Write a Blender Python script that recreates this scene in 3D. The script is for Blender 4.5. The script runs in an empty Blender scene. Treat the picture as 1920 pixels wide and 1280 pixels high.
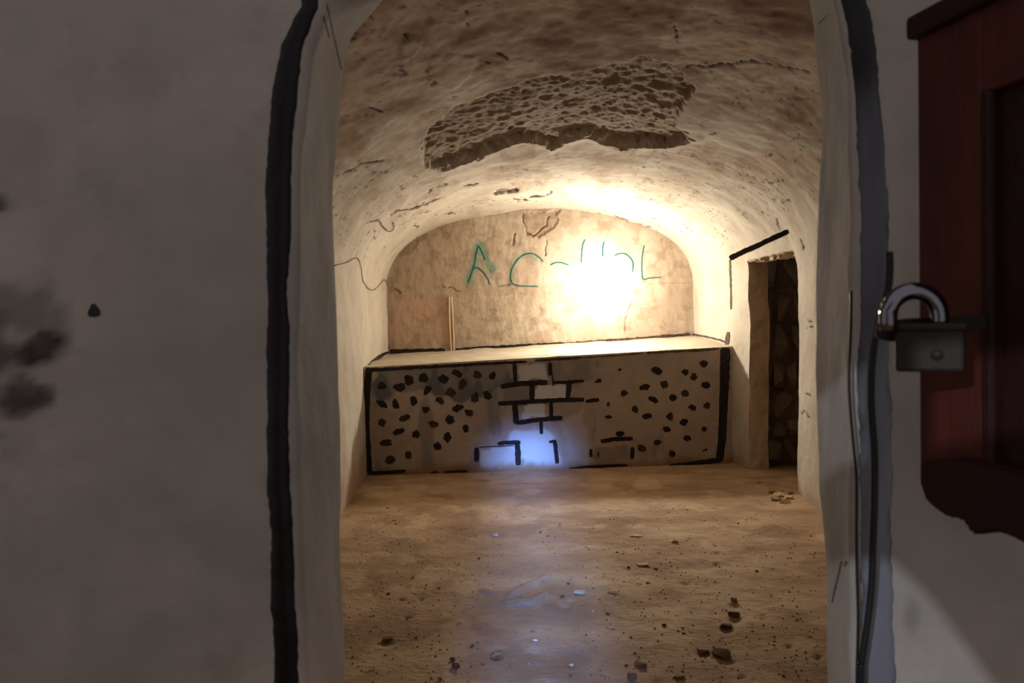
import bpy, bmesh, math, random
import numpy as np
from mathutils import Vector, Matrix
from mathutils.bvhtree import BVHTree

random.seed(7)
rng = np.random.default_rng(7)
SC = bpy.context.scene
COL = SC.collection

# ------------------------------------------------------------------ camera
F = 1450.0
CAM = Vector((0, 0, 1.30))
YAW, PITCH, ROLL = 3.55, -1.18, -1.0
ROT = (Matrix.Rotation(math.radians(YAW), 3, 'Z') @
       Matrix.Rotation(math.radians(90 + PITCH), 3, 'X') @
       Matrix.Rotation(math.radians(ROLL), 3, 'Z'))
cd = bpy.data.cameras.new('camera')
cam = bpy.data.objects.new('camera', cd)
COL.objects.link(cam)
cam.matrix_world = Matrix.Translation(CAM) @ ROT.to_4x4()
cd.sensor_width = 36.0
cd.lens = 36.0 * F / 1920.0
cd.clip_start = 0.02
cd.dof.use_dof = True
cd.dof.focus_distance = 6.3
cd.dof.aperture_fstop = 6.5
SC.camera = cam

# ------------------------------------------------------------------ world, daylight, exposure
SC.view_settings.view_transform = 'Standard'
SC.view_settings.look = 'None'
SC.view_settings.gamma = 1.0
SC.view_settings.use_curve_mapping = False
SC.view_settings.exposure = 0.0

w = bpy.data.worlds.new('world')
SC.world = w
w.use_nodes = True
w.node_tree.nodes['Background'].inputs['Color'].default_value = (1.0, 0.91, 0.87, 1)
w.node_tree.nodes['Background'].inputs['Strength'].default_value = 0.37


def area_light(name, loc, aim, size, size_y, power, color, spread):
    ld = bpy.data.lights.new(name, 'AREA')
    ld.shape = 'RECTANGLE'
    ld.size, ld.size_y, ld.energy, ld.color = size, size_y, power, color
    ld.spread = math.radians(spread)
    o = bpy.data.objects.new(name, ld)
    COL.objects.link(o)
    o.location = loc
    o.rotation_euler = (Vector(aim) - Vector(loc)).to_track_quat('-Z', 'Y').to_euler()
    return o


# skylight of the entrance behind the viewer, falling through the doorway onto the earth floor
area_light('entrance_skylight', (0.20, -2.6, 2.35), (-0.20, 5.2, 0.0), 0.42, 1.7, 7.0, (0.18, 0.36, 1.0), 5)

# daylight spot added behind the viewer, aimed through gaps of the added plank screen
sd = bpy.data.lights.new('added_daylight_spot', 'SPOT')
sd.energy, sd.color, sd.shadow_soft_size = 400.0, (0.80, 0.88, 1.0), 0.012
sd.spot_size, sd.spot_blend = math.radians(26), 0.1
so = bpy.data.objects.new('added_daylight_spot', sd)
COL.objects.link(so)
so.location = (-2.0, -3.0, 2.4)
so.rotation_euler = (Vector((0.5, 1.2, 0.9)) - Vector(so.location)).to_track_quat('-Z', 'Y').to_euler()

# ------------------------------------------------------------------ rays
def ray(px, py):
    return (ROT @ Vector(((px - 960) / F, -(py - 640) / F, -1.0))).normalized()


def hit_plane(px, py, p0, n):
    d = ray(px, py)
    t = (Vector(p0) - CAM).dot(n) / d.dot(n)
    return CAM + d * t


def hit_y(px, py, Y):
    return hit_plane(px, py, (0, Y, 0), Vector((0, 1, 0)))


def hit_z(px, py, Z=0.0):
    return hit_plane(px, py, (0, 0, Z), Vector((0, 0, 1)))


ROTI = np.array(ROT.transposed())


def project(P):
    q = (P - np.array(CAM)) @ ROTI.T
    return np.stack([960 - F * q[..., 0] / q[..., 2], 640 + F * q[..., 1] / q[..., 2]], -1)


# ------------------------------------------------------------------ numpy noise
def _hash(i, j, k, seed):
    n = (i * 374761393 + j * 668265263 + k * 2147483647 + seed * 1274126177) & 0xFFFFFFFF
    n = ((n ^ (n >> 13)) * 1274126177) & 0xFFFFFFFF
    n = (n ^ (n >> 16)) & 0xFFFFFFFF
    return n.astype(np.float64) / 4294967295.0 * 2 - 1


def vnoise(P, scale, seed=0):
    q = P * scale
    i = np.floor(q).astype(np.int64)
    f = q - i
    f = f * f * f * (f * (f * 6 - 15) + 10)
    r = 0
    for a in (0, 1):
        for b in (0, 1):
            for c in (0, 1):
                wgt = (f[..., 0] if a else 1 - f[..., 0]) * (f[..., 1] if b else 1 - f[..., 1]) * (f[..., 2] if c else 1 - f[..., 2])
                r = r + wgt * _hash(i[..., 0] + a, i[..., 1] + b, i[..., 2] + c, seed)
    return r


def fbm(P, scale, octaves=4, seed=0, gain=0.5):
    r, a = 0, 1.0
    for o in range(octaves):
        r = r + a * vnoise(P, scale * 2 ** o, seed + o * 17)
        a *= gain
    return r


def smooth(a, b, x):
    t = np.clip((x - a) / (b - a), 0, 1)
    return t * t * (3 - 2 * t)


def in_poly(Q, poly):
    x, y = Q[..., 0], Q[..., 1]
    inside = np.zeros(x.shape, bool)
    n = len(poly)
    for a in range(n):
        x0, y0 = poly[a]
        x1, y1 = poly[(a + 1) % n]
        c = ((y0 > y) != (y1 > y))
        with np.errstate(divide='ignore', invalid='ignore'):
            xi = (x1 - x0) * (y - y0) / ((y1 - y0) if y1 != y0 else 1e-9) + x0
        inside ^= c & (x < xi)
    return inside


def dist_line(Q, pts, closed=False):
    d = np.full(Q.shape[:-1], 1e9)
    pts = list(pts)
    if closed:
        pts = pts + [pts[0]]
    for a in range(len(pts) - 1):
        p, q = np.array(pts[a], float), np.array(pts[a + 1], float)
        v = q - p
        L = max(v @ v, 1e-9)
        t = np.clip(((Q - p) @ v) / L, 0, 1)
        e = Q - (p + t[..., None] * v)
        d = np.minimum(d, np.hypot(e[..., 0], e[..., 1]))
    return d


# ------------------------------------------------------------------ materials
def srgb(r, g, b):
    f = lambda c: (c / 255 / 12.92) if c <= 10 else ((c / 255 + 0.055) / 1.055) ** 2.4
    return (f(r), f(g), f(b), 1)


def surface(name, c1, c2, scale=3.0, rough=0.9, bump=0.3, bump_scale=60.0, bump_dist=0.01, attrs=(), spec=0.3,
            metallic=0.0, c3=None, scale3=14.0, amount3=0.5, stretch=None, rough2=None, detail=6, tone=1.0):
    tn = lambda c: (c[0] * tone, c[1] * tone, c[2] * tone, 1)
    c1, c2, c3 = tn(c1), tn(c2), (tn(c3) if c3 else None)
    attrs = [(a_, tn(c_)) for a_, c_ in attrs]
    m = bpy.data.materials.new(name)
    m.use_nodes = True
    nt = m.node_tree
    N, L = nt.nodes, nt.links
    bs = N['Principled BSDF']
    bs.inputs['Roughness'].default_value = rough
    bs.inputs['Specular IOR Level'].default_value = spec
    bs.inputs['Metallic'].default_value = metallic
    tc = N.new('ShaderNodeTexCoord')
    vec = tc.outputs['Object']
    if stretch:
        mp = N.new('ShaderNodeMapping')
        mp.inputs['Scale'].default_value = stretch
        L.new(vec, mp.inputs['Vector'])
        vec = mp.outputs['Vector']
    n1 = N.new('ShaderNodeTexNoise')
    n1.inputs['Scale'].default_value = scale
    n1.inputs['Detail'].default_value = detail
    n1.inputs['Roughness'].default_value = 0.62
    L.new(vec, n1.inputs['Vector'])
    rp = N.new('ShaderNodeValToRGB')
    rp.color_ramp.elements[0].position, rp.color_ramp.elements[1].position = 0.36, 0.66
    rp.color_ramp.elements[0].color, rp.color_ramp.elements[1].color = c1, c2
    L.new(n1.outputs['Fac'], rp.inputs['Fac'])
    col = rp.outputs['Color']

    def mix(col, fac, color):
        mx = N.new('ShaderNodeMix')
        mx.data_type = 'RGBA'
        L.new(fac, mx.inputs[0])
        L.new(col, mx.inputs[6])
        mx.inputs[7].default_value = color
        return mx.outputs[2]
    if c3:
        n3 = N.new('ShaderNodeTexNoise')
        n3.inputs['Scale'].default_value = scale3
        n3.inputs['Detail'].default_value = 8
        n3.inputs['Roughness'].default_value = 0.7
        L.new(vec, n3.inputs['Vector'])
        r3 = N.new('ShaderNodeMapRange')
        r3.inputs[1].default_value, r3.inputs[2].default_value = 0.52, 0.72
        r3.inputs[4].default_value = amount3
        L.new(n3.outputs['Fac'], r3.inputs[0])
        col = mix(col, r3.outputs[0], c3)
    for an, ac in attrs:
        at = N.new('ShaderNodeAttribute')
        at.attribute_name = an
        col = mix(col, at.outputs['Fac'], ac)
    L.new(col, bs.inputs['Base Color'])
    if bump:
        nb = N.new('ShaderNodeTexNoise')
        nb.inputs['Scale'].default_value = bump_scale
        nb.inputs['Detail'].default_value = 7
        nb.inputs['Roughness'].default_value = 0.6
        L.new(vec, nb.inputs['Vector'])
        bp = N.new('ShaderNodeBump')
        bp.inputs['Strength'].default_value = bump
        bp.inputs['Distance'].default_value = bump_dist
        L.new(nb.outputs['Fac'], bp.inputs['Height'])
        L.new(bp.outputs['Normal'], bs.inputs['Normal'])
    if rough2 is not None:
        rr = N.new('ShaderNodeMapRange')
        rr.inputs[1].default_value, rr.inputs[2].default_value = 0.4, 0.62
        rr.inputs[3].default_value, rr.inputs[4].default_value = rough, rough2
        L.new(n1.outputs['Fac'], rr.inputs[0])
        L.new(rr.outputs[0], bs.inputs['Roughness'])
    return m


M = {}
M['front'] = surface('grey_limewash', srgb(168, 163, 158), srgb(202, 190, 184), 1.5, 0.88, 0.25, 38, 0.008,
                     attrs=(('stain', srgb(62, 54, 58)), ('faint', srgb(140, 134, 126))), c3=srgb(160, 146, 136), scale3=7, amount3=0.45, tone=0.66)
M['vault'] = surface('limewashed_vault', srgb(204, 194, 178), srgb(224, 217, 204), 1.6, 0.95, 0.18, 34, 0.008,
                     attrs=(('earth', srgb(190, 162, 138)), ('brown', srgb(150, 116, 92)), ('flake', srgb(200, 184, 164)), ('rough', srgb(166, 148, 128)), ('crack', srgb(84, 64, 50))),
                     c3=srgb(186, 168, 144), scale3=6, amount3=0.6, tone=0.70)
M['back'] = surface('raw_plaster', srgb(176, 160, 144), srgb(200, 188, 172), 2.6, 0.95, 0.35, 46, 0.010,
                    attrs=(('tan', srgb(166, 144, 124)), ('red', srgb(182, 150, 130)), ('dark', srgb(130, 110, 92)), ('teal', srgb(60, 140, 116)), ('crack', srgb(84, 62, 44))),
                    c3=srgb(156, 136, 116), scale3=9, amount3=0.5, stretch=(1, 1, 0.55), tone=1.0)
M['bench'] = surface('bench_plaster', srgb(166, 153, 140), srgb(188, 173, 158), 2.6, 0.9, 0.35, 45, 0.006,
                     attrs=(('grey', srgb(104, 106, 108)), ('pale', srgb(218, 222, 226)), ('earth', srgb(150, 116, 86))), c3=srgb(158, 140, 122), scale3=8, amount3=0.5, tone=0.9)
M['bench_top'] = surface('bench_top_plaster', srgb(214, 200, 176), srgb(228, 216, 194), 3, 0.9, 0.3, 40, 0.008, c3=srgb(190, 168, 138), scale3=10, amount3=0.5, tone=0.6)
M['floor'] = surface('packed_earth', srgb(150, 122, 94), srgb(182, 154, 122), 2.4, 0.85, 0.6, 55, 0.012,
                     attrs=(('mottle_shade', srgb(124, 96, 72)), ('pale', srgb(194, 170, 140))), spec=0.25, c3=srgb(132, 102, 76), scale3=34, amount3=0.7, rough2=0.7, stretch=(0.55, 1, 1))
M['black'] = surface('black_gloss_paint', srgb(12, 9, 12), srgb(18, 15, 18), 9, 0.42, 0.5, 30, 0.006, spec=0.22, c3=srgb(34, 32, 36), scale3=22, amount3=0.5)
M['sheen_black'] = surface('sheen_black_paint', srgb(12, 10, 14), srgb(18, 15, 20), 5, 0.45, 0.4, 30, 0.006, attrs=(('sky_sheen', srgb(108, 110, 120)),), spec=0.25)  # blue grey sky reflection mixed into the black paint colour
M['matte_black'] = surface('matte_black_paint', srgb(14, 11, 10), srgb(24, 19, 17), 30, 1.0, 0, spec=0.0)
M['spot'] = surface('black_paint', srgb(24, 19, 17), srgb(40, 32, 28), 30, 0.7, 0.3, 60, 0.004, c3=srgb(80, 64, 54), scale3=70, amount3=0.5)
M['spot2'] = surface('brown_black_paint', srgb(44, 32, 24), srgb(66, 50, 38), 30, 0.75, 0.3, 60, 0.004, c3=srgb(104, 84, 66), scale3=60, amount3=0.6)
M['fade'] = surface('faded_black_paint', srgb(52, 42, 36), srgb(92, 76, 64), 26, 0.85, 0.2, 60, 0.004, c3=srgb(150, 130, 110), scale3=60, amount3=0.6)
M['whitewash'] = surface('pale_paint', srgb(186, 190, 190), srgb(214, 216, 214), 9, 0.8, 0.2, 50, 0.003, c3=srgb(150, 150, 146), scale3=14, amount3=0.5)
M['teal'] = surface('teal_paint', srgb(30, 84, 84), srgb(46, 104, 100), 20, 0.7, 0)
M['tealfaint'] = surface('thin_teal_paint', srgb(86, 140, 140), srgb(120, 160, 156), 20, 0.8, 0)
M['rubble'] = surface('rubble_stone', srgb(104, 92, 80), srgb(140, 126, 108), 6, 0.95, 0.6, 22, 0.02, c3=srgb(90, 74, 56), scale3=9, amount3=0.6)
M['passage'] = surface('passage_earth', srgb(86, 68, 54), srgb(120, 98, 78), 3, 0.95, 0.8, 14, 0.04, c3=srgb(60, 46, 36), scale3=7, amount3=0.6)
M['reveal'] = surface('reveal_plaster', srgb(182, 160, 138), srgb(206, 184, 160), 3, 0.95, 0.5, 30, 0.012, c3=srgb(150, 122, 98), scale3=8, amount3=0.5, tone=0.9)
M['stone_pale'] = surface('pale_stone', srgb(186, 160, 124), srgb(210, 186, 150), 20, 0.9, 0.4, 80, 0.004)
M['stone_dark'] = surface('brown_clod', srgb(84, 60, 40), srgb(112, 84, 58), 20, 0.9, 0.6, 60, 0.006)
M['stone_mid'] = surface('earth_pebble', srgb(120, 94, 66), srgb(150, 120, 88), 20, 0.8, 0.5, 60, 0.005)
M['redwood'] = surface('red_brown_gloss_paint', srgb(60, 28, 25), srgb(80, 35, 29), 5, 0.5, 0.4, 40, 0.004, c3=srgb(60, 26, 20), scale3=16, amount3=0.6, stretch=(3, 3, 0.6), spec=0.2)
M['darkwood'] = surface('dark_red_paint', srgb(34, 15, 16), srgb(46, 19, 19), 6, 0.5, 0.5, 40, 0.006, stretch=(1, 1, 0.5), spec=0.2)
M['iron'] = surface('dark_iron', srgb(40, 34, 34), srgb(56, 48, 46), 18, 0.55, 0.2, 80, 0.002, metallic=0.4)
M['chrome'] = surface('chrome_steel', srgb(112, 112, 124), srgb(130, 130, 142), 9, 0.12, 0, metallic=1.0)
M['lockbody'] = surface('dull_brass', srgb(36, 30, 25), srgb(46, 38, 32), 12, 0.6, 0.1, 60, 0.002, metallic=0.3)
M['cable'] = surface('black_rubber', srgb(14, 13, 16), srgb(20, 19, 24), 9, 0.45, 0)
M['wire'] = surface('brown_wire', srgb(92, 70, 50), srgb(110, 86, 62), 9, 0.6, 0)
M['pipe'] = surface('cream_pipe', srgb(210, 176, 140), srgb(226, 196, 160), 12, 0.7, 0.2, 60, 0.003)
M['socket'] = surface('lamp_socket', srgb(60, 56, 50), srgb(76, 70, 62), 9, 0.5, 0)

for nm, key, st in (('lit_lamp_front', 'glow', 900.0), ('lit_lamp_rim', 'glow_rim', 175.0)):
    m = bpy.data.materials.new(nm)
    m.use_nodes = True
    bs = m.node_tree.nodes['Principled BSDF']
    bs.inputs['Base Color'].default_value = (1, 1, 1, 1)
    bs.inputs['Emission Color'].default_value = (1.0, 0.87, 0.69, 1)
    bs.inputs['Emission Strength'].default_value = st
    M[key] = m


# ------------------------------------------------------------------ object helpers
def link(name, me, mat=None, parent=None, smooth_=False):
    o = bpy.data.objects.new(name, me)
    COL.objects.link(o)
    if mat is not None and not me.materials:
        me.materials.append(mat)
    if parent is not None:
        o.parent = parent
    if smooth_:
        me.polygons.foreach_set('use_smooth', [True] * len(me.polygons))
    return o


def tag(o, label=None, cat=None, group=None, kind=None):
    for k, v in (('label', label), ('category', cat), ('group', group), ('kind', kind)):
        if v:
            o[k] = v
    return o


def empty(name, loc):
    o = bpy.data.objects.new(name, None)
    COL.objects.link(o)
    o.location = loc
    o.empty_display_size = 0.05
    return o


def child(o, parent):
    """parent keeping the world place (parents here are unrotated)"""
    o.parent = parent
    o.location = Vector(o.location) - Vector(parent.location)
    return o


def grid_mesh(name, P, mask=None, attrs=None, flip=False):
    """P: (a,b,3) grid -> mesh"""
    a, b = P.shape[:2]
    idx = np.arange(a * b).reshape(a, b)
    q = np.stack([idx[:-1, :-1], idx[1:, :-1], idx[1:, 1:], idx[:-1, 1:]], -1)
    if flip:
        q = q[..., ::-1]
    if mask is not None:
        q = q[mask]
    q = q.reshape(-1, 4)
    used = np.unique(q)
    remap = np.full(a * b, -1)
    remap[used] = np.arange(len(used))
    q = remap[q]
    V = P.reshape(-1, 3)[used]
    me = bpy.data.meshes.new(name)
    me.vertices.add(len(V))
    me.vertices.foreach_set('co', V.astype(np.float32).ravel())
    me.loops.add(len(q) * 4)
    me.loops.foreach_set('vertex_index', q.astype(np.int32).ravel())
    me.polygons.add(len(q))
    me.polygons.foreach_set('loop_start', np.arange(0, len(q) * 4, 4, dtype=np.int32))
    me.polygons.foreach_set('loop_total', np.full(len(q), 4, dtype=np.int32))
    me.polygons.foreach_set('use_smooth', np.ones(len(q), bool))
    me.update(calc_edges=True)
    for k, v in (attrs or {}).items():
        at = me.attributes.new(k, 'FLOAT', 'POINT')
        at.data.foreach_set('value', v.reshape(-1)[used].astype(np.float32))
    me.validate()
    return me, used


def grid_normals(P):
    du = np.gradient(P, axis=0)
    dv = np.gradient(P, axis=1)
    n = np.cross(du, dv)
    return n / np.maximum(np.linalg.norm(n, axis=-1, keepdims=True), 1e-9)


def bm_mesh(name, bm):
    me = bpy.data.meshes.new(name)
    bmesh.ops.recalc_face_normals(bm, faces=bm.faces)
    bm.to_mesh(me)
    bm.free()
    return me


def box_bm(lo, hi, bevel=0.0, segs=2):
    bm = bmesh.new()
    vs = [bm.verts.new((x, y, z)) for x in (lo[0], hi[0]) for y in (lo[1], hi[1]) for z in (lo[2], hi[2])]
    for f in ((0, 1, 3, 2), (4, 6, 7, 5), (0, 4, 5, 1), (2, 3, 7, 6), (0, 2, 6, 4), (1, 5, 7, 3)):
        bm.faces.new([vs[i] for i in f])
    bmesh.ops.recalc_face_normals(bm, faces=bm.faces)
    if bevel:
        bmesh.ops.bevel(bm, geom=list(bm.edges), offset=bevel, segments=segs, profile=0.5, affect='EDGES')
    return bm


def catmull(pts, sub=6):
    pts = [Vector(p) for p in pts]
    if len(pts) < 3:
        return pts
    out = []
    for i in range(len(pts) - 1):
        p0, p1, p2, p3 = pts[max(i - 1, 0)], pts[i], pts[i + 1], pts[min(i + 2, len(pts) - 1)]
        for s in range(sub):
            t = s / sub
            out.append(0.5 * ((2 * p1) + (p2 - p0) * t + (2 * p0 - 5 * p1 + 4 * p2 - p3) * t * t + (3 * p1 - p0 - 3 * p2 + p3) * t ** 3))
    out.append(pts[-1])
    return out


def tube_bm(pts, r, sides=8, bm=None, closed=False):
    bm = bm or bmesh.new()
    rings = []
    up = Vector((0.31, 0.17, 0.93)).normalized()
    n = len(pts)
    for i, p in enumerate(pts):
        t = (pts[min(i + 1, n - 1)] - pts[max(i - 1, 0)]).normalized()
        a = t.cross(up).normalized()
        b = t.cross(a).normalized()
        rr = r[i] if isinstance(r, (list, tuple)) else r
        rings.append([bm.verts.new(p + (a * math.cos(k * 2 * math.pi / sides) + b * math.sin(k * 2 * math.pi / sides)) * rr) for k in range(sides)])
    for i in range(n - 1):
        for k in range(sides):
            bm.faces.new((rings[i][k], rings[i][(k + 1) % sides], rings[i + 1][(k + 1) % sides], rings[i + 1][k]))
    bm.faces.new(rings[0][::-1])
    bm.faces.new(rings[-1])
    return bm


def tube(name, pts, r, mat, parent=None, sides=8):
    return link(name, bm_mesh(name, tube_bm(pts, r, sides)), mat, parent, True)


def lathe_bm(profile, segs=24):
    bm = bmesh.new()
    rings = []
    for r, z in profile:
        rings.append([bm.verts.new((r * math.cos(2 * math.pi * k / segs), r * math.sin(2 * math.pi * k / segs), z)) for k in range(segs)])
    for a, b in zip(rings[:-1], rings[1:]):
        for k in range(segs):
            bm.faces.new((a[k], a[(k + 1) % segs], b[(k + 1) % segs], b[k]))
    bm.faces.new(rings[0][::-1])
    bm.faces.new(rings[-1])
    return bm


def rock_mesh(name, sx, sy, sz, n=14, seed=0):
    r = random.Random(seed)
    bm = bmesh.new()
    for i in range(n):
        v = Vector((r.gauss(0, 1), r.gauss(0, 1), r.gauss(0, 1))).normalized() * r.uniform(0.8, 1.0)
        # push towards a blocky form
        k = 0.55
        v = Vector((math.copysign(abs(v.x) ** k, v.x) * sx, math.copysign(abs(v.y) ** k, v.y) * sy, math.copysign(abs(v.z) ** k, v.z) * sz))
        bm.verts.new(v)
    res = bmesh.ops.convex_hull(bm, input=list(bm.verts))
    bmesh.ops.delete(bm, geom=[g for g in res['geom_interior'] if isinstance(g, bmesh.types.BMVert)], context='VERTS')
    return bm_mesh(name, bm)


# paint: a thin raised coat on a surface. hit(px,py) -> (point, normal)
def coat(name, outline, hit, mat, parent, raise_=0.002, strip=None):
    """outline: closed pixel polygon (fan from its centre); strip: two pixel polylines instead"""
    bm = bmesh.new()
    if strip is None:
        c = Vector((sum(p[0] for p in outline) / len(outline), sum(p[1] for p in outline) / len(outline)))
        hs = [hit(*p) for p in outline]
        hc = hit(c.x, c.y)
        top = [bm.verts.new(p + n * raise_) for p, n in hs]
        low = [bm.verts.new(p - n * 0.004) for p, n in hs]
        cv = bm.verts.new(hc[0] + hc[1] * raise_ * 1.4)
        k = len(top)
        for i in range(k):
            bm.faces.new((cv, top[i], top[(i + 1) % k]))
            bm.faces.new((top[i], low[i], low[(i + 1) % k], top[(i + 1) % k]))
    else:
        A = [hit(*p) for p in strip[0]]
        B = [hit(*p) for p in strip[1]]
        ta = [bm.verts.new(p + n * raise_) for p, n in A]
        tb = [bm.verts.new(p + n * raise_) for p, n in B]
        la = [bm.verts.new(p - n * 0.004) for p, n in A]
        lb = [bm.verts.new(p - n * 0.004) for p, n in B]
        for i in range(len(A) - 1):
            bm.faces.new((ta[i], ta[i + 1], tb[i + 1], tb[i]))
            bm.faces.new((ta[i], la[i], la[i + 1], ta[i + 1]))
            bm.faces.new((tb[i], tb[i + 1], lb[i + 1], lb[i]))
        bm.faces.new((ta[0], tb[0], lb[0], la[0]))
        bm.faces.new((ta[-1], la[-1], lb[-1], tb[-1]))
    o = link(name, bm_mesh(name, bm), mat)
    if parent is not None:
        child(o, parent)
    return o


def stroke(name, pts, width, hit, mat, parent, raise_=0.002, jit=0.18, step=5.0, taper=None):
    P = [Vector((p[0], p[1], 0)) for p in pts]
    # resample
    seg = []
    for a, b in zip(P[:-1], P[1:]):
        n = max(1, int((b - a).length / step))
        for s in range(n):
            seg.append(a.lerp(b, s / n))
    seg.append(P[-1])
    A, B = [], []
    n = len(seg)
    for i, p in enumerate(seg):
        t = (seg[min(i + 1, n - 1)] - seg[max(i - 1, 0)]).normalized()
        nn = Vector((-t.y, t.x, 0))
        wd = width
        if taper:
            wd = taper[0] + (taper[1] - taper[0]) * i / (n - 1)
        e = 0.75 if i in (0, n - 1) else 1.0
        A.append((p + nn * wd * 0.5 * e * (1 + random.uniform(-jit, jit)))[:2])
        B.append((p - nn * wd * 0.5 * e * (1 + random.uniform(-jit, jit)))[:2])
    return coat(name, None, hit, mat, parent, raise_, strip=(A, B))


def spot(name, cx, cy, rx, ry, hit, mat, parent, raise_=0.002, n=13, ang=None, jit=0.22):
    ang = random.uniform(-0.5, 0.5) if ang is None else ang
    out = []
    for k in range(n):
        a = 2 * math.pi * k / n
        r = 1 + random.uniform(-jit, jit)
        x, y = rx * r * math.cos(a), ry * r * math.sin(a)
        out.append((cx + x * math.cos(ang) - y * math.sin(ang), cy + x * math.sin(ang) + y * math.cos(ang)))
    return coat(name, out, hit, mat, parent, raise_)


# ------------------------------------------------------------------ the front wall with its doorway
Y1, Y2 = 1.20, 1.50


def edge_fn(pix, Y):
    pts = sorted(((hit_y(x, y, Y).z, hit_y(x, y, Y).x) for x, y in pix))
    zs, xs = [p[0] for p in pts], [p[1] for p in pts]
    return lambda z: np.interp(z, zs, xs)


NL = edge_fn([(612, 0), (590, 40), (572, 90), (561, 180), (554, 260), (551, 400), (551, 640), (549, 760), (548, 900), (554, 990), (560, 1120), (570, 1280), (576, 1400)], Y1)
NR = edge_fn([(1562, 0), (1572, 40), (1583, 100), (1592, 180), (1597, 300), (1600, 400), (1600, 700), (1600, 900), (1606, 1280), (1606, 1400)], Y1)
FL = edge_fn([(735, -10), (700, 25), (668, 60), (648, 100), (638, 150), (632, 230), (628, 330), (630, 450), (633, 560), (637, 700), (640, 850), (645, 960), (648, 1100), (653, 1280), (655, 1400)], Y2)
FR = edge_fn([(1508, -10), (1516, 60), (1521, 130), (1528, 220), (1530, 300), (1531, 420), (1527, 520), (1528, 600), (1526, 700), (1527, 790), (1533, 850), (1534, 920), (1541, 985), (1547, 1060), (1548, 1280), (1548, 1400)], Y2)
ZN, ZF = hit_y(960, 0, Y1).z, hit_y(960, -10, Y2).z


def path(fl, fr, zt, rise, n1=190, n2=60):
    z = np.linspace(-0.02, zt, n1)
    L = np.stack([fl(z), z], -1)
    R = np.stack([fr(z), z], -1)
    xl, xr = L[-1, 0], R[-1, 0]
    a = np.linspace(0, np.pi, n2 + 2)[1:-1]
    mid, hw = (xl + xr) / 2, (xr - xl) / 2
    A = np.stack([mid - hw * np.sign(np.cos(a)) * np.abs(np.cos(a)) ** 1.0, zt + rise * np.sin(a)], -1)
    return np.concatenate([L, A, R[::-1]])


PN = path(NL, NR, ZN, 0.22)
PF = path(FL, FR, ZF, 0.13)
npth = len(PN)
O = np.zeros((npth, 2))
t_ = np.gradient(PN, axis=0)
O[:, 0], O[:, 1] = -t_[:, 1], t_[:, 0]
O /= np.linalg.norm(O, axis=1, keepdims=True)
O[:190, 1] *= 0.3
O[-190:, 1] *= 0.3
O /= np.linalg.norm(O, axis=1, keepdims=True)
RR = 0.018
prof = []       # list of (npth,3)
OUT = 2.2
ks = np.linspace(1, 0, 120) ** 1.9
B = PN.copy()
n1 = 190
B[:n1, 0] = -2.6
B[-n1:, 0] = 2.6
mid = B[n1:-n1]
ang = np.linspace(0, np.pi, len(mid))
mid[:, 0] = np.interp(ang, [0, np.pi * .3, np.pi * .7, np.pi], [-2.6, -2.2, 2.2, 2.6])
mid[:, 1] = np.interp(ang, [0, np.pi * .3, np.pi * .7, np.pi], [ZN, 3.0, 3.0, ZN])
B[n1:-n1] = mid
N0 = PN + O * RR


def y3(xz, y):
    return np.stack([xz[:, 0], np.full(len(xz), y), xz[:, 1]], -1)


for k in ks:
    prof.append(y3(N0 * (1 - k) + B * k, Y1))
NFRONT = len(prof)
for a in (22, 45, 68):
    a = math.radians(a)
    prof.append(y3(PN + O * RR * (1 - math.sin(a)), Y1 + RR * (1 - math.cos(a))))
for k in np.linspace(0, 1, 26):
    prof.append(y3(PN * (1 - k) + PF * k, Y1 + RR + (Y2 - Y1 - 2 * RR) * k))
for a in (45, 90):
    a = math.radians(a)
    prof.append(y3(PF + O * RR * (1 - math.cos(a)), Y2 - RR + RR * math.sin(a)))
for k in np.linspace(0, 1, 14)[1:]:
    prof.append(y3((PF + O * RR) * (1 - k) + B * k, Y2))
G = np.stack(prof, 1)
nrm = grid_normals(G)
if nrm[60, 40, 1] > 0:
    nrm = -nrm
disp = 0.008 * fbm(G, 2.3, 3, 3) + 0.002 * fbm(G, 9, 3, 9)
# trowelled ridges run down the left face
Q = project(G + 0)
ridge = dist_line(Q, [(95, 840), (130, 1000), (150, 1100), (120, 1270)])
disp += 0.006 * np.exp(-(ridge / 22) ** 2)
ridge2 = dist_line(Q, [(170, 600), (130, 450), (80, 260)])
disp -= 0.004 * np.exp(-(ridge2 / 30) ** 2)
ridge3 = dist_line(Q, [(300, 950), (350, 1050), (390, 1180)])
disp -= 0.004 * np.exp(-(ridge3 / 30) ** 2)
vis = (Q[..., 0] > -400) & (Q[..., 0] < 2300)
G2 = G + nrm * disp[..., None]
stain = np.zeros(G.shape[:2])
nz = fbm(G, 30, 4, 21)
for cx, cy, rx, ry, s in ((60, 585, 62, 52, .5), (75, 655, 46, 34, 1.0), (30, 745, 58, 44, .9), (0, 385, 16, 20, .9), (20, 560, 40, 30, .5), (-30, 680, 60, 120, .8)):
    e = np.hypot((Q[..., 0] - cx) / rx, (Q[..., 1] - cy) / ry) + 0.45 * nz
    stain = np.maximum(stain, s * smooth(1.3, 0.5, e))
front_only = np.zeros_like(stain)
front_only[:, :NFRONT] = 1
stain *= front_only * (Q[..., 0] < 600)
e = dist_line(Q, [(700, 1090), (712, 1180)])
e = np.hypot((Q[..., 0] - 1706) / 18, (Q[..., 1] - 1150) / 42)
faint = smooth(1.2, 0.4, e) * 0.6 + 0.25 * smooth(0.1, 0.6, fbm(G, 4.5, 4, 77))
me, _ = grid_mesh('wall_front', G2, attrs={'stain': stain, 'faint': faint})
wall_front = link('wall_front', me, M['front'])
tag(wall_front, 'thick grey limewashed wall with an arched doorway cut through', kind='structure')


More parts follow.
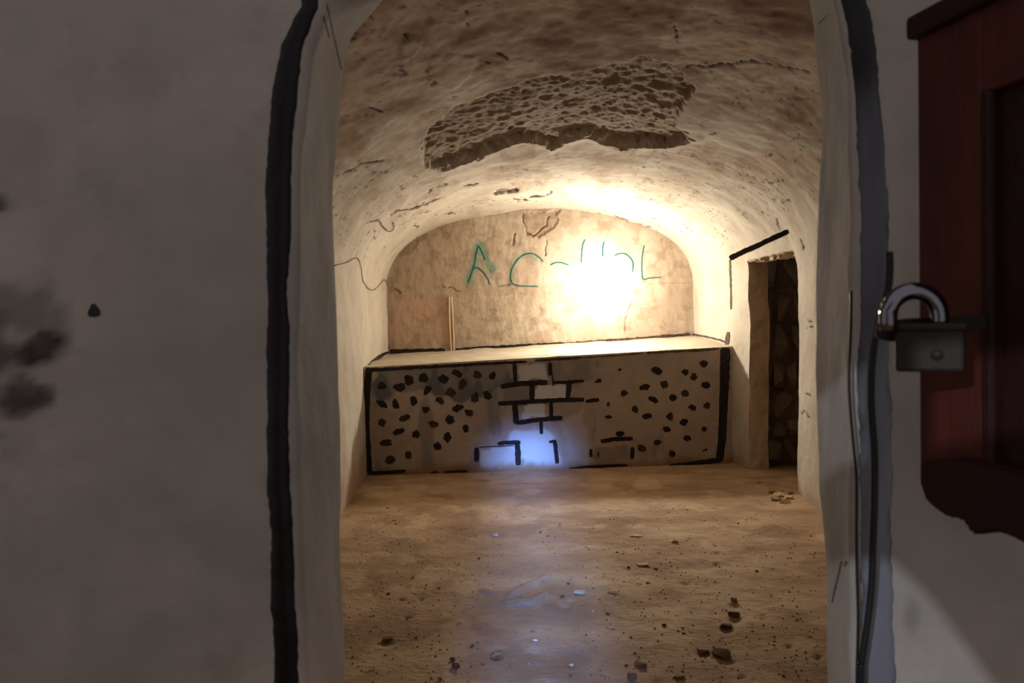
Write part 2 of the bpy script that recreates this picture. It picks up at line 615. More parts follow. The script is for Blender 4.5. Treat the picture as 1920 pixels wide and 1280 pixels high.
def bvh_of(o):
    bm = bmesh.new()
    bm.from_mesh(o.data)
    bm.transform(o.matrix_world)
    b = BVHTree.FromBMesh(bm)
    bm.free()
    return b


front_bvh = bvh_of(wall_front)


def hit_bvh(bvh):
    def f(px, py):
        d = ray(px, py)
        p, n, i, t = bvh.ray_cast(CAM, d)
        if p is None:
            raise ValueError('no hit %s %s' % (px, py))
        return p, (n if n.dot(d) < 0 else -n)
    return f


# black painted bands that outline the doorway (one on each side, meeting over the arch)
def band(name, sl, wid, mat, attrs=None, label=None):
    idx = np.arange(npth)[sl]
    steps = 9
    rows = []
    na = fbm(np.stack([idx * 0.06, idx * 0, idx * 0], -1), 1.5, 4, 5)
    nb = fbm(np.stack([idx * 0.06, idx * 0 + 9, idx * 0], -1), 1.5, 4, 6)
    fine = rng.uniform(-1, 1, len(idx)) * 0.0012
    # sample the wall grid by distance from the arris, along each profile row
    Gs = G2[idx]
    for j in range(len(idx)):
        row = Gs[j]
        arr = NFRONT + 1
        seg = row[:arr + 1][::-1]
        d = np.concatenate([[0], np.cumsum(np.linalg.norm(np.diff(seg, axis=0), axis=1))])
        wj = wid[j] if hasattr(wid, '__len__') else wid
        s0 = 0.002 + 0.003 * na[j] + fine[j]
        s1 = wj + 0.004 * nb[j] + fine[-j]
        ss = np.linspace(max(s0, 0.0), s1, steps)
        pts = np.stack([np.interp(ss, d, seg[:, c]) for c in range(3)], -1)
        bulge = np.sin(np.linspace(0, np.pi, steps)) * 0.004 + 0.0012
        bulge[0] = bulge[-1] = -0.002
        pts[:, 1] -= bulge
        rows.append(pts)
    P = np.stack(rows, 0)
    A = attrs(P) if attrs else None
    me, _ = grid_mesh(name, P, attrs=A)
    o = link(name, me, mat, wall_front)
    if label:
        o['label'] = label
    return o


half = npth // 2
zz = PN[:, 1]
wl = np.interp(zz[:half + 1], [0, 0.75, 0.95, 1.2, 1.5, 1.66, 1.8, 2.2], [.050, .045, .043, .042, .044, .044, .034, .034])
band('painted_band', slice(0, half + 1), wl, M['black'], label='glossy black painted stripe down the near side of the doorway')


def sky_sheen(P):  # mask for the sky reflection painted on the black band
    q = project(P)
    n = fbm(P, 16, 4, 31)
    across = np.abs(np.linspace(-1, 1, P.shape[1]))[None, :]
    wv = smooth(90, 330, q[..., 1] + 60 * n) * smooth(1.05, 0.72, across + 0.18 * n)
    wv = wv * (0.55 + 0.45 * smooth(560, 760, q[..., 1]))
    return {'sky_sheen': np.clip(wv, 0, 1)}


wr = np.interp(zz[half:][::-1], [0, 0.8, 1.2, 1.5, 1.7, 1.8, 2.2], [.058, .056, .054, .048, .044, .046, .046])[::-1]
band('painted_band', slice(half, npth), wr, M['sheen_black'], attrs=sky_sheen, label='black painted stripe with a blue grey sky sheen in its colour')
fh = hit_bvh(front_bvh)
coat('hole_patch', [(172, 570), (178, 569), (187, 580), (189, 590), (180, 594), (167, 593), (165, 586)], fh, M['cable'], wall_front, 0.0012)  # flat black patch standing in for a dark hole in the wall
for pts in ([(612, 8), (622, 50), (632, 95), (640, 130)], [(606, 30), (617, 70)]):
    stroke('scratch_mark', pts, 2.2, fh, M['fade'], wall_front, 0.0008, jit=0.3)
for pts, wd in (([(1534, 46), (1552, 28)], 2.5), ([(1560, 1130), (1578, 1052)], 3), ([(1583, 1060), (1588, 1052)], 7)):
    stroke('scratch_mark', pts, wd, fh, M['fade'], wall_front, 0.0008, jit=0.3)

# ------------------------------------------------------------------ the vaulted room
YB = 8.30
ys = np.unique(np.concatenate([np.linspace(1.42, 3.0, 45), np.linspace(3.0, YB, 330), [5.90, 6.85]]))
xl = lambda y: np.interp(y, [1.4, 5.3, 5.75, 6.85, 8.3], [-1.55, -1.56, -1.60, -1.73, -1.87])
xr = lambda y: np.interp(y, [1.4, 5.1, 5.9, 6.6, 7.17, 8.3], [1.72, 1.75, 1.77, 1.68, 1.57, 1.42])
zsf = lambda y: np.interp(y, [1.4, 5.5, 8.3], [1.55, 1.6, 1.76])
zcf = lambda y: np.interp(y, [1.4, 4.5, 8.3], [2.62, 2.58, 2.54])
NS = 620


def section(y):
    L, R, zs, zc = xl(y), xr(y), zsf(y), zcf(y)
    a = np.linspace(0, np.pi, 160)
    e = 2 / 2.15
    cx, hw = (L + R) / 2, (R - L) / 2
    c, s = np.cos(a), np.sin(a)
    arc = np.stack([cx - hw * np.sign(c) * np.abs(c) ** e, zs + (zc - zs) * np.abs(s) ** e], -1)
    pts = np.concatenate([[[L, -0.06]], arc, [[R, -0.06]]])
    d = np.concatenate([[0], np.cumsum(np.linalg.norm(np.diff(pts, axis=0), axis=1))])
    s = np.linspace(0, d[-1], NS)
    return np.stack([np.interp(s, d, pts[:, 0]), np.full(NS, y), np.interp(s, d, pts[:, 1])], -1)


V = np.stack([section(y) for y in ys], 0)
VN = grid_normals(V)
if VN[100, NS // 2, 2] > 0:
    VN = -VN                       # into the room
Q = project(V)
Pn = V * np.array([1, 0.6, 1])
d_in = 0.022 * fbm(V, 1.3, 3, 41) + 0.0045 * fbm(V, 5.5, 3, 42) + 0.0012 * fbm(V, 21, 3, 43)
hi = smooth(0.0, 0.4, V[..., 2] - 1.7)
d_in += hi * (0.002 + 0.002 * smooth(5.2, 3.6, V[..., 1])) * fbm(V, 9, 3, 50)
nfine = fbm(V, 26, 4, 44)
nmid = fbm(V, 5, 4, 45)
# the place where the plaster has fallen off
PATCH = [(792, 322), (795, 266), (815, 240), (850, 205), (900, 185), (990, 145), (1050, 137), (1140, 120), (1200, 107), (1245, 117),
         (1285, 150), (1302, 172), (1275, 210), (1265, 238), (1310, 260), (1250, 272), (1165, 281), (1130, 270), (1100, 257), (1060, 268), (1032, 281),
         (1022, 271), (980, 265), (930, 280), (900, 296), (865, 305), (830, 318)]
wob = np.stack([fbm(V, 14, 3, 61), fbm(V, 14, 3, 62)], -1) * 5
ins = in_poly(Q + wob, PATCH)
de = dist_line(Q + wob, PATCH, True)
patch = np.where(ins, smooth(0, 7, de), 0)
rough = fbm(V, 13, 4, 63)
rdg = 1 - np.abs(fbm(V, 17, 3, 64))
low = smooth(100, 330, Q[..., 1])
d_in -= patch * (0.034 + 0.022 * low + 0.010 * rough - 0.009 * rdg + 0.006 * fbm(V, 34, 3, 67))
# lifted lip of plaster along the far side of the hole
lip = dist_line(Q, PATCH[14:])
d_in += np.where(~ins, 0.02 * np.exp(-(lip / 9) ** 2), 0)
# cracks
wob2 = np.stack([fbm(V, 34, 3, 65), fbm(V, 34, 3, 66)], -1) * 2.2
crack = np.zeros(V.shape[:2])
flake = np.zeros(V.shape[:2])
CR = [([(1285, 132), (1380, 126), (1410, 117), (1460, 127), (1518, 137)], 2.4), ([(1265, 35), (1270, 80)], 2.2), ([(645, 328), (680, 308), (720, 305)], 2.0),
      ([(995, 372), (1020, 372), (1035, 362)], 2.6), ([(960, 377), (990, 378)], 1.6), ([(734, 405), (745, 397), (769, 392), (790, 387), (824, 373)], 2.0),
      ([(806, 366), (815, 357), (840, 350)], 1.5), ([(872, 354), (898, 349)], 1.6), ([(830, 402), (852, 401)], 1.5), ([(793, 396), (806, 396)], 1.6),
      ([(1153, 402), (1180, 412), (1222, 423)], 1.6), ([(1122, 382), (1160, 386)], 1.2), ([(690, 423), (712, 416)], 2.0), ([(704, 432), (703, 452)], 1.2),
      ([(935, 98), (950, 106)], 3.2), ([(910, 113), (916, 115)], 3.2),
      ([(875, 20), (876, 50)], 2.6), ([(745, 125), (763, 130)], 2.2), ([(776, 100), (790, 82)], 2.4), ([(757, 60), (765, 68)], 4), ([(806, 158), (812, 142)], 2.6),
      ([(1440, 345), (1470, 335)], 1.6), ([(1455, 410), (1461, 430)], 1.6), ([(1500, 450), (1506, 466)], 2.4), ([(1477, 374), (1483, 376)], 2.4),
      ([(1330, 250), (1345, 247)], 2.2), ([(1435, 295), (1450, 285)], 1.5), ([(690, 200), (712, 205)], 2.5), ([(650, 68), (690, 30), (720, 5)], 2.0),
      ([(1512, 600), (1518, 606)], 2), ([(1508, 614), (1520, 614)], 1.4), ([(1500, 775), (1512, 770), (1520, 782)], 1.6), ([(1513, 735), (1524, 742)], 1.6),
      ([(1500, 980), (1512, 990), (1516, 1000)], 2.2), ([(777, 418), (780, 423)], 3)]
for pts, wd in CR:
    dl = dist_line(Q + wob * 0.5, pts)
    wd = wd * (0.62 if pts[0][1] < 170 else 0.8)
    c = smooth(wd * 1.25, wd * 0.45, dl)
    crack = np.maximum(crack, c)
d_in -= 0.007 * crack
HOLE = [(920, 367), (935, 360), (945, 357), (971, 356), (970, 362), (945, 365), (930, 368)]
hp = np.where(in_poly(Q + wob * .3, HOLE), 1.0, 0)
d_in -= 0.03 * hp
crack = np.maximum(crack, hp * 0.7)
# shadowed broken edge is earth and rubble; flaked lighter patches at the near left
for poly in ([(745, 80), (775, 60), (795, 68), (785, 95), (750, 112)], [(730, 135), (745, 128), (760, 135), (755, 146), (730, 145)], [(735, 38), (755, 30), (765, 40), (740, 45)],
             [(795, 135), (805, 95), (860, 92), (900, 110), (880, 140), (855, 165), (815, 160)], [(830, 45), (852, 42), (870, 50), (850, 55)]):
    f = np.where(in_poly(Q + wob, poly), smooth(0, 6, dist_line(Q + wob, poly, True)), 0)
    flake = np.maximum(flake, f)
d_in += 0.006 * flake
earth = smooth(330, 40, Q[..., 1] + 70 * nmid + 0.05 * np.abs(Q[..., 0] - 1000)) * (0.55 + 0.45 * smooth(-.3, .5, nfine)) * hi
earth = np.maximum(earth, 0.75 * smooth(0.25, 0.6, fbm(V * np.array([1, .5, 1]), 2.2, 4, 91)) * hi * smooth(420, 250, Q[..., 1]))
earth = np.maximum(earth, smooth(0.14, 0.0, V[..., 2] + 0.05 * nmid) * 0.8)
earth = np.maximum(earth, 0.6 * smooth(0.35, 0.75, fbm(V, 7, 4, 93)) * smooth(1320, 1500, Q[..., 0]) * smooth(500, 330, Q[..., 1]))
earth = np.maximum(earth, 0.9 * smooth(0.42, 0.05, V[..., 2] + 0.12 * nmid) * (V[..., 0] < 0))  # brown foot of the left wall, with the bench's shade put in too
Vd = V + VN * d_in[..., None]
NN = grid_normals(Vd)
if NN[100, NS // 2, 2] > 0:
    NN = -NN
pit = smooth(0.62, 0.8, fbm(V, 33, 3, 301)) * smooth(-0.1, 0.35, fbm(V, 3.1, 3, 302)) * hi
crack = np.maximum(crack, 0.75 * pit)
brown = smooth(0.05, 0.45, fbm(V * np.array([1, .6, 1]), 3.3, 4, 303)) * smooth(300, 120, Q[..., 1] + 60 * nmid) * hi * (1 - patch) * 0.8
brown = np.maximum(brown, 0.35 * smooth(0.2, 0.6, fbm(V * np.array([1.6, .5, 1.6]), 5, 4, 304)) * hi * (1 - patch) * smooth(470, 350, Q[..., 1]))
attrs = {'brown': brown * (1 - flake), 'earth': np.clip(earth * (1 - flake * .8), 0, 1), 'flake': flake * 0.8, 'rough': patch, 'crack': np.clip(crack, 0, 1)}
jL = int(np.argmin(np.abs(V[200, :NS // 2, 2] - 1.62)))
jR = NS // 2 + int(np.argmin(np.abs(V[200, NS // 2:, 2] - 1.62)))
i0, i1 = int(np.argmin(np.abs(ys - 5.90))), int(np.argmin(np.abs(ys - 6.85)))
jD = NS // 2 + int(np.argmin(np.abs(V[i0, NS // 2:, 2] - 1.83)))
flipv = False
parts = {}
base = np.ones((len(ys) - 1, NS - 1), bool)
base[i0:i1, jD:] = False
for nm, a, b in (('wall_left', 0, jL), ('ceiling', jL, jR), ('wall_right', jR, NS - 1)):
    mk = base.copy()
    mk[:, :a] = False
    mk[:, b:] = False
    me, used = grid_mesh(nm, Vd, mk, attrs)
    nv = NN.reshape(-1, 3)[used]
    if me.polygons[len(me.polygons) // 3].normal.dot(Vector(nv[me.polygons[len(me.polygons) // 3].vertices[0]])) < 0:
        me.flip_normals()
    me.normals_split_custom_set_from_vertices([tuple(v) for v in nv])
    parts[nm] = link(nm, me, M['vault'])
    parts[nm]['kind'] = 'structure'
tag(parts['wall_left'], 'whitewashed side wall with a thin hanging wire')
tag(parts['ceiling'], 'low plastered barrel vault with a patch of fallen plaster')
tag(parts['wall_right'], 'whitewashed side wall pierced by a dark doorway')

# door reveal: the edge of the hole drawn back into the wall
rv = [Vd[i0, j] for j in range(NS - 1, jD, -1)] + [Vd[i, jD] for i in range(i0, i1 + 1)] + [Vd[i1, j] for j in range(jD + 1, NS)]
rv = np.array(rv)
dep = np.linspace(0, 1, 16)
R3 = np.stack([rv + np.array([0.17 * k, 0, 0]) for k in dep], 1)
R3[:, :, 1] += 0.012 * dep[None, :]
lin = np.zeros(len(rv))
ntop = i1 - i0 + 1
lin[NS - 1 - jD:NS - 1 - jD + ntop] = 1
R3[:, 1:, 2] -= (lin[:, None] * np.abs(0.03 * fbm(R3[:, 1:], 9, 3, 5) + 0.01))
R3[:, 1:, 1] += ((1 - lin)[:, None] * 0.012 * fbm(R3[:, 1:], 7, 3, 6))
me, _ = grid_mesh('trim_1', R3)
trim1 = link('trim_1', me, M['reveal'])
tag(trim1, 'rough plastered reveal of the side doorway', kind='structure')

# ------------------------------------------------------------------ back wall (lunette)
bx = np.linspace(-2.05, 1.6, 420)
bz = np.linspace(0.0, 2.75, 320)
BX, BZ = np.meshgrid(bx, bz, indexing='ij')
BW = np.stack([BX, np.full_like(BX, YB - 0.005), BZ], -1)
Q = project(BW)
vert = BW * np.array([1, 1, 0.35])
db = 0.010 * fbm(BW, 1.7, 3, 71) + 0.0035 * fbm(vert, 9, 4, 72) + 0.0014 * fbm(vert, 28, 3, 73) + 0.002 * fbm(BW, 16, 3, 74)
seam = np.interp(Q[..., 0], [730, 840, 940, 1240, 1300], [552, 548, 539, 531, 530])
db += 0.012 * smooth(-1.5, 1.5, Q[..., 1] - seam)
nb2 = fbm(BW, 6, 4, 75)
wobb = np.stack([fbm(BW, 12, 3, 78), fbm(BW, 12, 3, 79)], -1) * 6
crk = np.zeros_like(BX)
for pts, wd in (([(980, 400), (985, 432), (1000, 445), (1025, 420), (1030, 405)], 2.6), ([(965, 440), (962, 458)], 3), ([(1186, 562), (1174, 590), (1172, 625)], 1.4), ([(1024, 450), (1022, 478)], 2.2),
                ([(722, 555), (722, 600), (728, 655)], 2.2), ([(750, 446), (765, 436)], 2), ([(930, 535), (955, 534)], 1.2), ([(830, 538), (860, 545)], 1.4), ([(742, 542), (750, 548)], 4.0)):
    crk = np.maximum(crk, 0.6 * smooth(wd * 0.95, wd * 0.3, dist_line(Q + wobb * .5, pts)))
db -= 0.018 * crk
peel = in_poly(Q + wobb, [(980, 398), (1050, 396), (1040, 425), (1010, 448), (985, 440)]) * 1.0
db -= 0.012 * peel
tan = smooth(1010, 800, Q[..., 0] + 90 * nb2) * 0.75
tan = np.maximum(tan, 0.5 * smooth(0.1, 0.6, nb2))
tan = np.maximum(tan, peel * 0.6)
red = smooth(0, 10, np.minimum(852 - Q[..., 0], Q[..., 1] - 556) + 4 * nb2) * (0.45 + 0.35 * smooth(-.2, .5, nb2))
dark = in_poly(Q + wobb, [(740, 470), (752, 448), (775, 432), (800, 430), (800, 445), (780, 470), (755, 482)]) * 0.6
dark = np.maximum(dark, 0.35 * smooth(0.25, 0.7, fbm(BW, 11, 4, 80)))
teal = 0.75 * smooth(14, 3, dist_line(Q + wobb * 0.5, [(896, 462), (890, 490), (878, 528)])) + 0.85 * smooth(13, 2, dist_line(Q + wobb * .5, [(902, 462), (912, 485), (923, 505)]))
teal = np.maximum(np.clip(teal * 0.7, 0, .6), 0.3 * smooth(9, 2, dist_line(Q, [(1018, 490), (985, 475), (962, 492), (957, 530)])))
BW[..., 1] -= db
me, _ = grid_mesh('wall_back', BW, attrs={'tan': tan, 'red': red, 'dark': dark, 'teal': teal, 'crack': crk}, flip=False)
if me.polygons[100].normal.y > 0:
    me.flip_normals()
wall_back = link('wall_back', me, M['back'])
tag(wall_back, 'raw brown plaster end wall with teal painted letters', kind='structure')
back_hit = hit_bvh(bvh_of(wall_back))


def Z4(pts, ox, oy, s):
    return [(ox + x / s, oy + y / s) for x, y in pts]


# the painted word
def z2(pts):
    return Z4(pts, 860, 420, 4.571)


LET = [('A', [[(170, 180), (150, 260), (125, 380), (80, 505)], [(170, 185), (205, 250), (225, 310)], [(130, 380), (165, 375), (215, 420), (250, 470), (265, 520)]], 2.6, 'teal'),
       ('C', [[(722, 322), (690, 285), (640, 255), (580, 255), (520, 290), (465, 365), (445, 440), (455, 500), (500, 525), (590, 532), (680, 535)]], 2.4, 'teal'),
       ('a', [[(785, 350), (830, 330), (880, 330), (945, 352)]], 2.6, 'teal'),
       ('l', [[(1082, 130), (1062, 185), (1055, 250), (1050, 330)]], 2.8, 'teal'),
       ('l', [[(1245, 150), (1235, 200), (1232, 280)]], 2.8, 'teal'),
       ('o', [[(1335, 270), (1380, 252), (1430, 255), (1480, 300), (1495, 350), (1490, 410)]], 2.8, 'teal'),
       ('L', [[(1590, 180), (1572, 290), (1570, 400), (1580, 470), (1640, 462), (1735, 455)]], 2.4, 'teal')]
for ch, strokes, wd, mt in LET:
    root = None
    for s in strokes:
        pts = [tuple(p)[:2] for p in catmull([(x, y, 0) for x, y in z2(s)], 5)]
        o = stroke('painted_letter' if root is None else 'letter_stroke', pts, wd, back_hit, M[mt], None, 0.0025, jit=0.15, step=2.5)
        if root is None:
            root = o
            o.parent = wall_back
        else:
            o.parent = root

# ------------------------------------------------------------------ floor
fx = np.unique(np.concatenate([np.linspace(-2.7, -1.9, 12), np.linspace(-1.9, 1.9, 300), np.linspace(1.9, 3.0, 30)]))
fy = np.unique(np.concatenate([np.linspace(-1.0, 2.3, 40), np.linspace(2.3, 7.3, 420), np.linspace(7.3, 8.5, 20)]))
FX, FY = np.meshgrid(fx, fy, indexing='ij')
FG = np.stack([FX, FY, np.zeros_like(FX)], -1)
Q = project(FG + np.array([0, 1e-6, 0]))
h = 0.005 * fbm(FG, 1.6, 3, 101) + 0.004 * fbm(FG, 6, 3, 102) + 0.0015 * fbm(FG, 24, 3, 103)
visf = FY > 2.0
DENT = [((1377, 1134), 11, 8), ((1376, 1163), 14, 10), ((1363, 1180), 16, 8), ((1319, 1226), 16, 9), ((1358, 1238), 26, 15), ((1429, 1157), 8, 6), ((1479, 1214), 9, 5), ((726, 1203), 20, 7), ((931, 1232), 14, 9),
        ((764, 1155), 9, 5), ((754, 1123), 8, 4), ((790, 1122), 6, 4), ((701, 1113), 6, 4), ((1345, 1034), 8, 4), ((1344, 1057), 6, 4), ((1285, 1093), 9, 4), ((1392, 1267), 9, 5), ((1535, 1232), 10, 6)]
mottle_shade = 0.5 * smooth(0.1, 0.7, fbm(FG, 3.1, 4, 104))
for (cx, cy), rx, ry in DENT:
    e = np.where(visf, np.hypot((Q[..., 0] - cx) / rx, (Q[..., 1] - cy) / ry), 9) + 0.25 * fbm(FG, 30, 2, 9)
    h -= 0.010 * smooth(1.1, 0.2, e)
    mottle_shade = np.maximum(mottle_shade, 0.8 * smooth(1.1, 0.5, e))  # shade of the dents and clods put into the floor colour
# scraped ridges in the trodden strip
for pts in ([(955, 1115), (1000, 1093), (1025, 1082)], [(950, 1130), (1000, 1128), (1025, 1115)], [(905, 1105), (930, 1112)]):
    h += 0.014 * np.where(visf, smooth(9, 1, dist_line(Q, pts)), 0)
pale = 0.5 * smooth(0.15, 0.7, fbm(FG, 4.2, 4, 106))
FG[..., 2] = h * smooth(8.6, 7.6, FY)
me, _ = grid_mesh('floor', FG, attrs={'mottle_shade': mottle_shade, 'pale': pale})
if me.polygons[500].normal.z < 0:
    me.flip_normals()
floor = link('floor', me, M['floor'])
tag(floor, 'uneven packed earth floor strewn with pebbles', kind='structure')
floor_bvh = bvh_of(floor)
floor_hit = hit_bvh(floor_bvh)


def ground(x, y):
    p, n, i, t = floor_bvh.ray_cast(Vector((x, y, 1)), Vector((0, 0, -1)))
    return p.z if p else 0.0


# ------------------------------------------------------------------ side passage
def wallgrid(name, p0, du, dv, nu, nv, nvec, amp, seed):
    u = np.linspace(0, 1, nu)[:, None, None]
    v = np.linspace(0, 1, nv)[None, :, None]
    P = np.array(p0) + u * np.array(du) + v * np.array(dv)
    P = P + np.array(nvec) * (amp * fbm(P, 4, 4, seed))[..., None]
    me, _ = grid_mesh(name, P)
    return me


px0, px1, py0, py1, pzt = 1.82, 2.95, 5.45, 7.06, 2.02
passage = link('wall_passage', wallgrid('wall_passage', (px0 - 0.1, py1, -0.05), (px1 - px0 + 0.2, 0, 0), (0, 0, 2.15), 50, 90, (0, -1, 0), 0.02, 201), M['passage'])
tag(passage, 'dark rubble stone wall inside the side passage', kind='structure')
for nm, p0, du, dv, nv_ in (('wall_passage_end', (px1, py0 - .1, -0.05), (0, py1 - py0 + .2, 0), (0, 0, 2.15), (-1, 0, 0)),
                            ('wall_passage_near', (px0 - .02, py0, -0.05), (px1 - px0 + .1, 0, 0), (0, 0, 2.15), (0, 1, 0)),
                            ('ceiling_passage', (px0 - .02, py0 - .1, pzt), (px1 - px0 + .1, 0, 0), (0, py1 - py0 + .2, 0), (0, 0, -1))):
    o = link(nm, wallgrid(nm, p0, du, dv, 40, 60, nv_, 0.03, 210), M['passage'])
    tag(o, 'dark earth surface inside the side passage', kind='structure')
# the wall's rough back around the opening, closing the passage off from the room's outside
rb = random.Random(5)
zrow, k = 0.0, 0
while zrow < 1.9:
    hrow = rb.uniform(0.14, 0.34)
    xx = px0 - 0.04
    while xx < 2.42:
        wd = rb.uniform(0.10, 0.24)
        me = rock_mesh('stone', wd * 0.5, rb.uniform(.06, .09), hrow * 0.5, 16, 300 + k)
        o = link('stone', me, M['rubble'], passage)
        o.location = (xx + wd / 2, py1 + 0.025, zrow + hrow / 2 + rb.uniform(-.015, .015))
        o.rotation_euler = (rb.uniform(-.1, .1), rb.uniform(-.12, .12), rb.uniform(-.1, .1))
        xx += wd * 0.94
        k += 1
    zrow += hrow * 0.95

# lintel underside: broken stones
for i in range(9):
    y = 5.98 + i * 0.095
    me = rock_mesh('lintel_stone', 0.055, 0.06, 0.03, 12, 700 + i)
    o = link('lintel_stone', me, M['reveal'], trim1)
    zt = float(np.interp(y, ys, Vd[:, jD, 2]))
    o.location = (float(np.interp(y, ys, Vd[:, jD, 0])) + 0.10 + 0.03 * math.sin(i * 2.3), y, zt - 0.012)

right_hit = hit_bvh(bvh_of(parts['wall_right']))
left_bvh = bvh_of(parts['wall_left'])
ceil_bvh = bvh_of(parts['ceiling'])
h_l, h_c, h_r = hit_bvh(left_bvh), hit_bvh(ceil_bvh), right_hit


def any_hit(px, py):
    best = None
    for hfn in (h_l, h_c, h_r, back_hit):
        try:
            p, n = hfn(px, py)
        except ValueError:
            continue
        if best is None or (p - CAM).length < (best[0] - CAM).length:
            best = (p, n)
    return best


wr_ = parts['wall_right']
stroke('painted_stripe', [(1369, 484), (1400, 469), (1425, 458), (1450, 446), (1478, 433)], 9, any_hit, M['matte_black'], wr_, 0.006, jit=0.12, step=4, taper=(10, 9))
stroke('painted_stripe', [(1369, 487), (1370, 520), (1371, 545), (1371, 580)], 3.2, any_hit, M['fade'], wr_, 0.004, jit=0.3)
stroke('painted_stripe', [(1298, 626), (1325, 631), (1350, 637), (1362, 642)], 3.0, any_hit, M['fade'], wr_, 0.004, jit=0.35)
stroke('painted_stripe', [(1366, 622), (1364, 640), (1362, 650)], 7.0, any_hit, M['fade'], wr_, 0.004, jit=0.3)

# ------------------------------------------------------------------ the masonry bench
bl, br = hit_z(688, 893), hit_z(1360, 869)
fdir = (br - bl).normalized()
fn = Vector((fdir.y, -fdir.x, 0)).normalized()
if fn.y > 0:
    fn = -fn
tl, tr = hit_plane(692, 688, bl, fn), hit_plane(1366, 650, bl, fn)
gl, gr = hit_y(722, 664.5, YB - .02), hit_y(1300, 629, YB - .02)
bench = empty('masonry_bench', ((bl + br) / 2).to_tuple())
tag(bench, 'waist-high plastered masonry bench across the end wall, painted with black stones and bricks', 'bench')
# front face as a grid (extends into the side walls), with patches of grey and pale wash
nu, nv = 300, 110
u = np.linspace(-0.045, 1.035, nu)
v = np.linspace(0, 1, nv)
L0, L1 = np.array(bl), np.array(br)
T0, T1 = np.array(tl), np.array(tr)
bot = L0 + u[:, None] * (L1 - L0)
top = T0 + u[:, None] * (T1 - T0)
bot[:, 2] = -0.03
BG = bot[:, None] * (1 - v[None, :, None]) + top[:, None] * v[None, :, None]
Q = project(BG)
wbn = np.stack([fbm(BG, 9, 3, 121), fbm(BG, 9, 3, 122)], -1) * 7
n6 = fbm(BG * np.array([1, 1, .35]), 9, 4, 123)


def pm(poly, soft=6):
    return np.where(in_poly(Q + wbn, poly), smooth(0, soft, dist_line(Q + wbn, poly, True)), 0)


grey = pm([(695, 690), (800, 683), (960, 670), (965, 720), (930, 740), (905, 755), (860, 760), (800, 740), (750, 738), (715, 770), (697, 760)], 9) * (0.62 + 0.38 * smooth(-.2, .3, n6))
grey = np.maximum(grey, pm([(960, 675), (1130, 665), (1135, 720), (1070, 730), (1050, 760), (940, 770), (930, 725)], 10) * .55 * (0.5 + 0.5 * smooth(-.3, .4, n6)))
grey = np.maximum(grey, pm([(1110, 840), (1180, 830), (1190, 865), (1115, 872)], 6) * .5)
pal = pm([(968, 682), (1026, 680), (1030, 714), (970, 716)], 3) * .6
pal = np.maximum(pal, pm([(1003, 722), (1062, 718), (1064, 750), (1003, 751)], 3) * .85)
pal = np.maximum(pal, pm([(972, 757), (1028, 755), (1030, 783), (976, 788)], 3) * .9)
pal = np.maximum(pal, pm([(985, 795), (1010, 800), (1040, 815), (1068, 885), (965, 888), (978, 860), (940, 838), (968, 800)], 8) * .8)
pal = np.maximum(pal, pm([(900, 838), (968, 832), (972, 885), (895, 888)], 5) * .55)
pal = np.maximum(pal, pm([(1040, 790), (1095, 760), (1120, 870), (1075, 885)], 12) * .35)
ear = smooth(0.10, 0.0, BG[..., 2] + 0.03 * n6)
grey = np.clip(np.maximum(grey, 0.55 * smooth(0.25, 0.7, fbm(BG * np.array([1, 1, .25]), 5, 4, 126))), 0, 1) * (1 - pal)
BGd = BG + np.array(fn) * (0.0006 * fbm(BG, 20, 3, 124))[..., None]
me, _ = grid_mesh('front_face', BGd, attrs={'grey': grey, 'pale': pal, 'earth': ear})
if me.polygons[50].normal.dot(fn) < 0:
    me.flip_normals()
o = link('front_face', me, M['bench'])
child(o, bench)
# top slab, slightly sloping
dirT = np.array(tr - tl)
f0, f1 = np.array(tl) - dirT * .045, np.array(tr) + dirT * .035
g0, g1 = np.array(gl), np.array(gr)
dg = g1 - g0
g0, g1 = g0 - dg * .05, g1 + dg * .05
u2 = np.linspace(0, 1, 160)[:, None, None]
v2 = np.linspace(0, 1, 50)[None, :, None]
front = f0 + u2 * (f1 - f0)
rear = g0 + u2 * (g1 - g0)
TG = front * (1 - v2) + rear * v2
TG[..., 2] += 0.004 * fbm(TG, 7, 4, 131) * smooth(0, .15, np.broadcast_to(v2[..., 0], TG.shape[:2])) + 0.006 * (fbm(TG, 5, 3, 132))
TG[:, 0, 2] -= 0.008
ovr = np.concatenate([TG[:, :1] + np.array([0, 0, -0.03]) + np.array(fn) * -0.004, TG], 1)
ovr[:, 1] += np.array(fn) * 0.003
me, _ = grid_mesh('top_face', ovr)
if me.polygons[800].normal.z < 0:
    me.flip_normals()
o = link('top_face', me, M['bench_top'])
child(o, bench)


def bench_hit(px, py):
    return hit_plane(px, py, bl, fn) + fn * 0.0005, fn


def r6(x, y):
    return 640 + x / 4.571, 640 + y / 4.571


def r7(x, y):
    return 1020 + x / 4.2675, 620 + y / 4.2675


